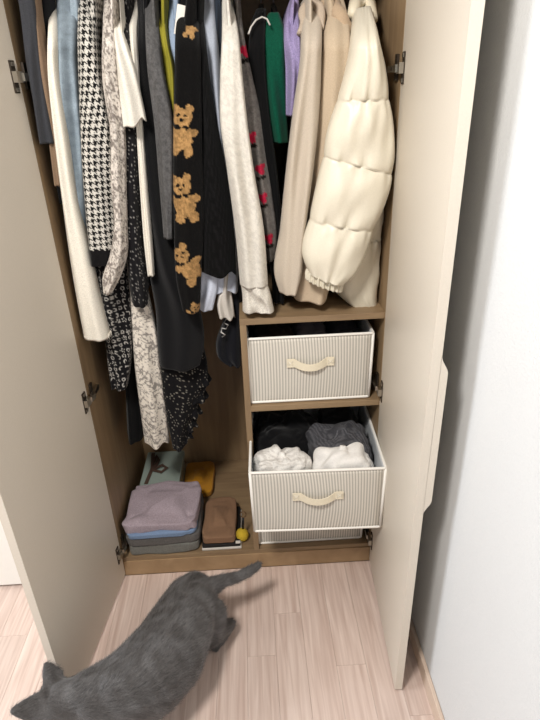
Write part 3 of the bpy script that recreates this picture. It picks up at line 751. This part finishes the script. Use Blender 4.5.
# pulled out box
zc = .316
lump('black_clothes', 'black clothes filling the back of the pulled out box', 'garment', (.585, .12, zc), (.23, .24, .225), '#0f0f11', 4, M_fleece, .14)
lump('black_clothes', 'black garment behind the grey ribbed knit in the pulled out box', 'garment', (.76, .16, zc), (.13, .19, .225), '#131315', 5, M_fleece, .14)
rib = lambda X, Z, t, Y, U: np.where((np.sin((X*.9+Y*.3)/.0095*6.28) > .1)[:, None], np.array(lin('#5a5a5e')), np.array(lin('#3e3e42')))
lump('grey_ribbed_knit', 'folded dark grey ribbed knit in the pulled out box', 'sweater', (.738, .005, zc), (.185, .16, .24), None, 6, M_knit, .10, rot=.12, cfn=rib, pw=.4)
lump('white_lace_top', 'crumpled sheer white top at the left of the pulled out box', 'top', (.555, -.068, zc), (.175, .125, .222), None, 7, M_cloth, .2, .042,
     cfn=P_speck('#c9c5c0', '#e4e1dc', .006, .02))
lump('white_shirt', 'crumpled white shirt in the front right of the pulled out box', 'shirt', (.735, -.080, zc), (.19, .12, .232), '#e6e3df', 8, M_cloth, .22, .06, rot=.06)

# ------------------------------------------------------------------ left compartment floor
zf = ZB+.0005
st = [('folded_trousers', 'grey green folded trousers at the bottom of the stack', '#73736e', .044), ('folded_sweatshirt', 'dark grey folded sweatshirt second from the bottom of the stack', '#605d5b', .036),
      ('folded_denim', 'thin folded blue garment under the lavender towel', '#7589a6', .016), ('lavender_towel', 'lavender folded towel on top of the stack', '#9f9198', .034)]
z = zf
for i, (n, l, c, h) in enumerate(st):
    lump(n, l, 'folded clothes', (.142+(.004, .003, -.002, 0)[i], .116+(.0, .002, .0, .008)[i], z), (.246-(.0, -.006, .008, .0)[i], .225-(.01, 0, 0, 0)[i], h+.004), c, 20+i, M_knit if i != 2 else M_cloth, .16, .05,
         pw=.22, wrk=(.008, .008, .007, .014)[i], fold=(0,) if i in (0, 1) else None, rot=(.0, .02, .03, -.02)[i], group='folded stack on the wardrobe floor')
    z += h
# mint box behind the stack with a dark ribbon bow on its lid
gb = tag(empty('gift_box', (.108, .335, zf)), 'mint green box with brown ribbon bow behind the folded stack', 'box')
M_mint = plain('mint_card', '#7f8a83', .6, noise=.03); M_mint2 = plain('mint_lid', '#8a968e', .6, noise=.03); M_rib = plain('brown_ribbon', '#4a382f', .6, noise=.08)
box('body', (-.070, -.108, 0), (.070, .108, .098), M_mint, gb, .002)
box('lid', (-.074, -.112, .092), (.074, .112, .118), M_mint2, gb, .003)
bw = empty('bow'); bw.parent = gb
for pts in ([(-.045, -.03, .121), (-.02, .01, .123), (-.052, .05, .121)], ):
    pass
def ribbon(path, w, parent):
    path = [np.array(p, float) for p in path]; V = []; Fc = []
    for i, p in enumerate(path):
        a = path[max(0, i-1)]; b = path[min(len(path)-1, i+1)]; t = b-a; s = np.cross(t, (0, 0, 1)); s /= np.linalg.norm(s)+1e-9
        for e in (0, .0015):
            for q in (-.5, .5): V.append(p+s*w*q+np.array([0, 0, e]))
    for i in range(len(path)-1):
        a = i*4; b = a+4; Fc += [(a, a+1, b+1, b), (a+2, b+2, b+3, a+3), (a, b, b+2, a+2), (a+1, a+3, b+3, b+1)]
    n = len(path)-1; Fc += [(0, 2, 3, 1), (n*4, n*4+1, n*4+3, n*4+2)]
    return pyd('ribbon', V, Fc, M_rib, parent, False)
ribbon([(-.05, -.112+.02, .1195), (-.04, .0, .1195), (-.05, .1, .1195)], .014, bw)
ribbon([(-.035, -.01, .120), (-.02, .04, .128), (-.03, .075, .126), (-.042, .03, .1215)], .014, bw)
ribbon([(-.035, -.01, .122), (.0, .005, .130), (.018, -.01, .126), (.0, -.03, .1225), (-.035, -.015, .124)], .014, bw)
lump('mustard_pouch', 'flat mustard felt pouch behind the folded stack', 'pouch', (.238, .385, zf), (.120, .20, .035), '#b27c24', 30, M_fleece, .1, .05, pw=.3)
# black and white folders with a brown folded cloth on them
fo = tag(empty('black_white_pouch', (.338, .102, zf)), 'black pouch with white edge under the brown cloth', 'pouch')
box('sleeve', (-.066, -.09, .0), (.072, .1, .010), plain('white_edge', '#cfcac2', .7), fo, .004)
box('cover', (-.064, -.088, .010), (.068, .1, .024), plain('black_cover', '#121111', .6), fo, .004)
M_stripe = plain('white_stripe', '#d8d4cc', .7)
for k in range(4): box('stripe', (.052, -.0895, .0255-.0), (.068, -.089+.012, .0262), M_stripe, fo, 0) if k == 0 else box('stripe', (.0685, -.085+k*.02, .004), (.0728, -.077+k*.02, .022), M_stripe, fo, 0)
lump('brown_cloth', 'folded brown cloth on the black and white pouch', 'folded clothes', (.334, .115, zf+.0245), (.118, .205, .036), '#84664f', 33, M_cloth, .16, .05, pw=.25, wrk=.010)
# yellow pompom key ring
kr = tag(empty('pompom_key_ring', (.412, .055, zf)), 'yellow pompom on a black cord beside the brown cloth', 'toy')
bm = bmesh.new(); bmesh.ops.create_icosphere(bm, subdivisions=4, radius=.0235)
for v in bm.verts: v.co *= 1+.05*(float(vn(v.co.x+v.co.z*.7, v.co.y-v.co.z*.4, .004, 3))-.5)
o = frm(bm, 'pompom', plain('yellow_felt', '#c8a92c', .95, noise=.12, nscale=300, bump=.8, bscale=600), kr, True); o.location = (.0, 0, .0235)
tube('cord', [(.004, .004, .042), (.006, .012, .062), (.007, .016, .085)], .004, M_black, kr)
tube('ring', [(.008+.010*math.cos(a), .018, .099+.013*math.sin(a)) for a in np.linspace(0, 2*math.pi, 20, endpoint=False)], .0018, plain('brown_ring', '#6b5238', .5), kr, 6, True)

# ------------------------------------------------------------------ cat
RP, SP = at((203, 596), 2, .18), at((104, 690), 2, .18)       # over the hips, over the shoulders
RO = RP*np.array([1, 1, 0]); hv = (SP-RP)*np.array([1, 1, 0]); DD = np.linalg.norm(hv); hv /= DD; lv = np.array([-hv[1], hv[0], 0])
def LC(f, l, z): return RO+hv*f+lv*l+np.array([0, 0, z])
balls = []
def chain(pts, n=10):
    for (p, r), (q, s) in zip(pts[:-1], pts[1:]):
        p, q = np.array(p, float), np.array(q, float)
        for i in range(n+1):
            u = i/n; balls.append((p*(1-u)+q*u, r*(1-u)+s*u))
spine = [((198, 590), .165, .048, .014), ((192, 601), .178, .062, .020), ((182, 624), .180, .070, .026), ((167, 654), .176, .078, .030), ((144, 679), .176, .078, .028), ((116, 693), .186, .068, .020), ((90, 698), .195, .056, .012)]
for sd in (-1, 1):      # two parallel chains give the trunk its width
    chain([(at(p, 2, z)+lv*sd*w, r) for p, z, r, w in spine])
chain([(at(p, 2, z+.016), r*.88) for p, z, r, w in spine[1:6]])
HC = np.array([-.036, -.557, .198]); hd_ = np.array([-.93, .12, -.35]); hd_ /= np.linalg.norm(hd_)
side = np.cross(hd_, (0, 0, 1)); side /= np.linalg.norm(side); upv = np.cross(side, hd_)   # side = cat's right of the head axis
chain([(at((88, 697), 2, .198), .054), (HC-hd_*.03, .048)])
for s in (-1, 1):
    chain([(HC+side*s*.016, .044), (HC+hd_*.012+side*s*.016-upv*.004, .041)], 3)
    chain([(HC+hd_*.03+side*s*.011-upv*.012, .026), (HC+hd_*.044+side*s*.009-upv*.016, .018)], 3)       # muzzle
    chain([(HC+hd_*.005+side*s*.034-upv*.014, .028), (HC+hd_*.02+side*s*.028-upv*.014, .024)], 2)       # cheek
chain([(HC+hd_*.05-upv*.009, .010), (HC+hd_*.055-upv*.010, .008)], 2)                                      # nose
def leg(sd, hip, knee, hock, paw, toe, rr):
    chain([(hip, rr[0]), (knee, rr[1])]); chain([(knee, rr[1]), (hock, rr[2])]); chain([(hock, rr[2]), (paw, rr[3])]); chain([(paw, rr[3]), (toe, rr[4])], 5)
    f = np.array(toe)-np.array(paw); f[2] = 0; f /= np.linalg.norm(f)+1e-9; sl = np.array([-f[1], f[0], 0])
    for k in (-1, -.35, .35, 1): balls.append((np.array(toe)+sl*k*.010+f*(.008-.004*abs(k)), .0085))
PW = np.array([.345, -.280, .014])
leg(1, LC(.02, .042, .150), LC(.045, .062, .100), LC(-.040, .058, .060), PW, PW+np.array([-.020, -.022, -.002]), (.052, .033, .019, .0150, .0140))
leg(-1, LC(.035, -.048, .150), LC(.095, -.062, .100), LC(.03, -.05, .065), LC(.06, -.05, .015), LC(.09, -.05, .013), (.055, .036, .020, .0145, .0135))
leg(1, LC(DD-.03, .045, .150), LC(DD-.05, .052, .105), LC(DD-.02, .048, .055), LC(DD-.015, .048, .015), LC(DD+.008, .048, .013), (.042, .028, .020, .0155, .0140))
leg(-1, LC(DD-.03, -.045, .150), LC(DD-.02, -.05, .105), LC(DD+.03, -.045, .055), LC(DD+.035, -.045, .015), LC(DD+.058, -.045, .013), (.042, .028, .020, .0155, .0140))
tl = [at((205, 590), 2, .195), at((222, 581), 2, .205), at((238, 577), 2, .200), at((250, 571), 2, .200), at((258, 565.5), 2, .205)]
chain([(tl[0], .034), (tl[1], .020), (tl[2], .0165), (tl[3], .0155), (tl[4], .012)], 12)
# ears: thin cupped triangles filled with small balls
ears = []
for sgn, tip_px in ((1, (45, 664)), (-1, (12, 711))):
    tip = at(tip_px, 2, .272)
    base = HC+upv*.034-hd_*.004+side*sgn*.030*(-1 if np.dot(tip-HC, side)*sgn < 0 else 1)
    ax = tip-base
    for i in range(12):
        u = i/11; c = base+ax*u; hw = .033*(1-u)**.75+.002
        for k in np.linspace(-1, 1, 9):
            balls.append((c+side*0+np.cross(ax/np.linalg.norm(ax), hd_)*k*hw-hd_*.006*(1-k*k)*(1-u), .0052))
    ears.append((base, tip))
ico = bmesh.new(); bmesh.ops.create_icosphere(ico, subdivisions=2, radius=1)
iv = np.array([v.co[:] for v in ico.verts]); ifc = [[v.index for v in f.verts] for f in ico.faces]; ico.free()
V = []; Fc = []
for c, r in balls:
    b0_ = len(V); V += (iv*r+c).tolist(); Fc += [[b0_+k for k in f] for f in ifc]
me = bpy.data.meshes.new('t'); me.from_pydata(V, [], Fc); tmp = bpy.data.objects.new('t', me); COL.objects.link(tmp)
rm = tmp.modifiers.new('r', 'REMESH'); rm.mode = 'VOXEL'; rm.voxel_size = .0042
sm = tmp.modifiers.new('s', 'SMOOTH'); sm.iterations = 7; sm.factor = .5
dg = bpy.context.evaluated_depsgraph_get(); cme = bpy.data.meshes.new_from_object(tmp.evaluated_get(dg))
bpy.data.objects.remove(tmp)
nv_ = len(cme.vertices); co = np.zeros(nv_*3); cme.vertices.foreach_get('co', co); co = co.reshape(-1, 3)
no = np.zeros(nv_*3); cme.vertices.foreach_get('normal', no); no = no.reshape(-1, 3)
cg = np.array(lin('#605e5e')); cdk = np.array(lin('#433f3d')); cea = np.array(lin('#6d5c5c'))
n1 = vn(co[:, 0]+co[:, 2], co[:, 1]-co[:, 2], .02, 3)[:, None]
ccol = cg*(1-n1)+cdk*n1
for base, tip in ears:          # bare inner ear on the side facing forward
    d = np.linalg.norm(co-(base+tip)/2, axis=1) < .026; k = d & (no@hd_ > .25); ccol[k] = cea
kn = np.linalg.norm(co-(HC+hd_*.062-upv*.008), axis=1) < .009; ccol[kn] = lin('#3a3033')
kp = (np.linalg.norm(co-PW, axis=1) < .03) & (no@hv < -.2); ccol[kp] = lin('#2c2527')
a = cme.color_attributes.new('Col', 'FLOAT_COLOR', 'POINT'); c4 = np.ones((nv_, 4)); c4[:, :3] = ccol; a.data.foreach_set('color', c4.ravel())
M_fur = cloth('cat_fur', .75, .5, 260, .25, .15, .3)
cat = tag(link('cat', cme, M_fur, None, True), 'smoky grey short-haired cat walking across the floor before the wardrobe', 'cat')
# short coat: fine tapering hairs lying back along the body
rg = np.random.RandomState(2); K = 60000
pick = rg.randint(0, nv_, K); p = co[pick]+rg.randn(K, 3)*.0012; nn = no[pick]
back = -hv[None]*np.ones((K, 1))+np.array([0, 0, -.35])
tm = np.linalg.norm(co[pick]-HC, axis=1) < .07
back[tm] = -hd_
tan = back-nn*np.sum(back*nn, 1, keepdims=True); tan /= np.linalg.norm(tan, axis=1, keepdims=True)+1e-6
d = tan*.95+nn*.28+rg.randn(K, 3)*.14; ln = rg.uniform(.008, .017, K)
low = p[:, 2] < .06; ln[low] *= .45; ln[tm] *= .5
s = np.cross(d, nn); s /= np.linalg.norm(s, axis=1, keepdims=True)+1e-6
wd_ = .00045
vv = np.stack([p-s*wd_-nn*.001, p+s*wd_-nn*.001, p+d*ln[:, None]], 1).reshape(-1, 3)
ff = np.arange(K*3).reshape(-1, 3).tolist()
hc = np.repeat(ccol[pick]*rg.uniform(.45, 1.7, (K, 1)), 3, 0)
me = bpy.data.meshes.new('fur'); me.from_pydata(vv.tolist(), [], ff)
a = me.color_attributes.new('Col', 'FLOAT_COLOR', 'POINT'); c4 = np.ones((len(vv), 4)); c4[:, :3] = hc; a.data.foreach_set('color', c4.ravel())
fu = link('fur', me, M_fur, cat); fu['kind'] = 'stuff'
M_eye = plain('amber_eye', '#9a7a2a', .1, noise=.05, coat=1)
for sg in (-1, 1):
    bm = bmesh.new(); bmesh.ops.create_uvsphere(bm, u_segments=16, v_segments=10, radius=.0095, matrix=Matrix.Translation(Vector(HC+hd_*.040+side*sg*.021+upv*.010)))
    frm(bm, 'eye', M_eye, cat, True)
    for k in range(5):
        b_ = HC+hd_*.056+side*sg*.012-upv*.014; e_ = b_+side*sg*(.045+.006*k)+hd_*(.012-.006*k)+upv*(.012-.008*k)
        tube('whisker', [b_, (b_+e_)/2+upv*.003, e_], [.0005, .0004, .0002], M_pip, cat, 4)
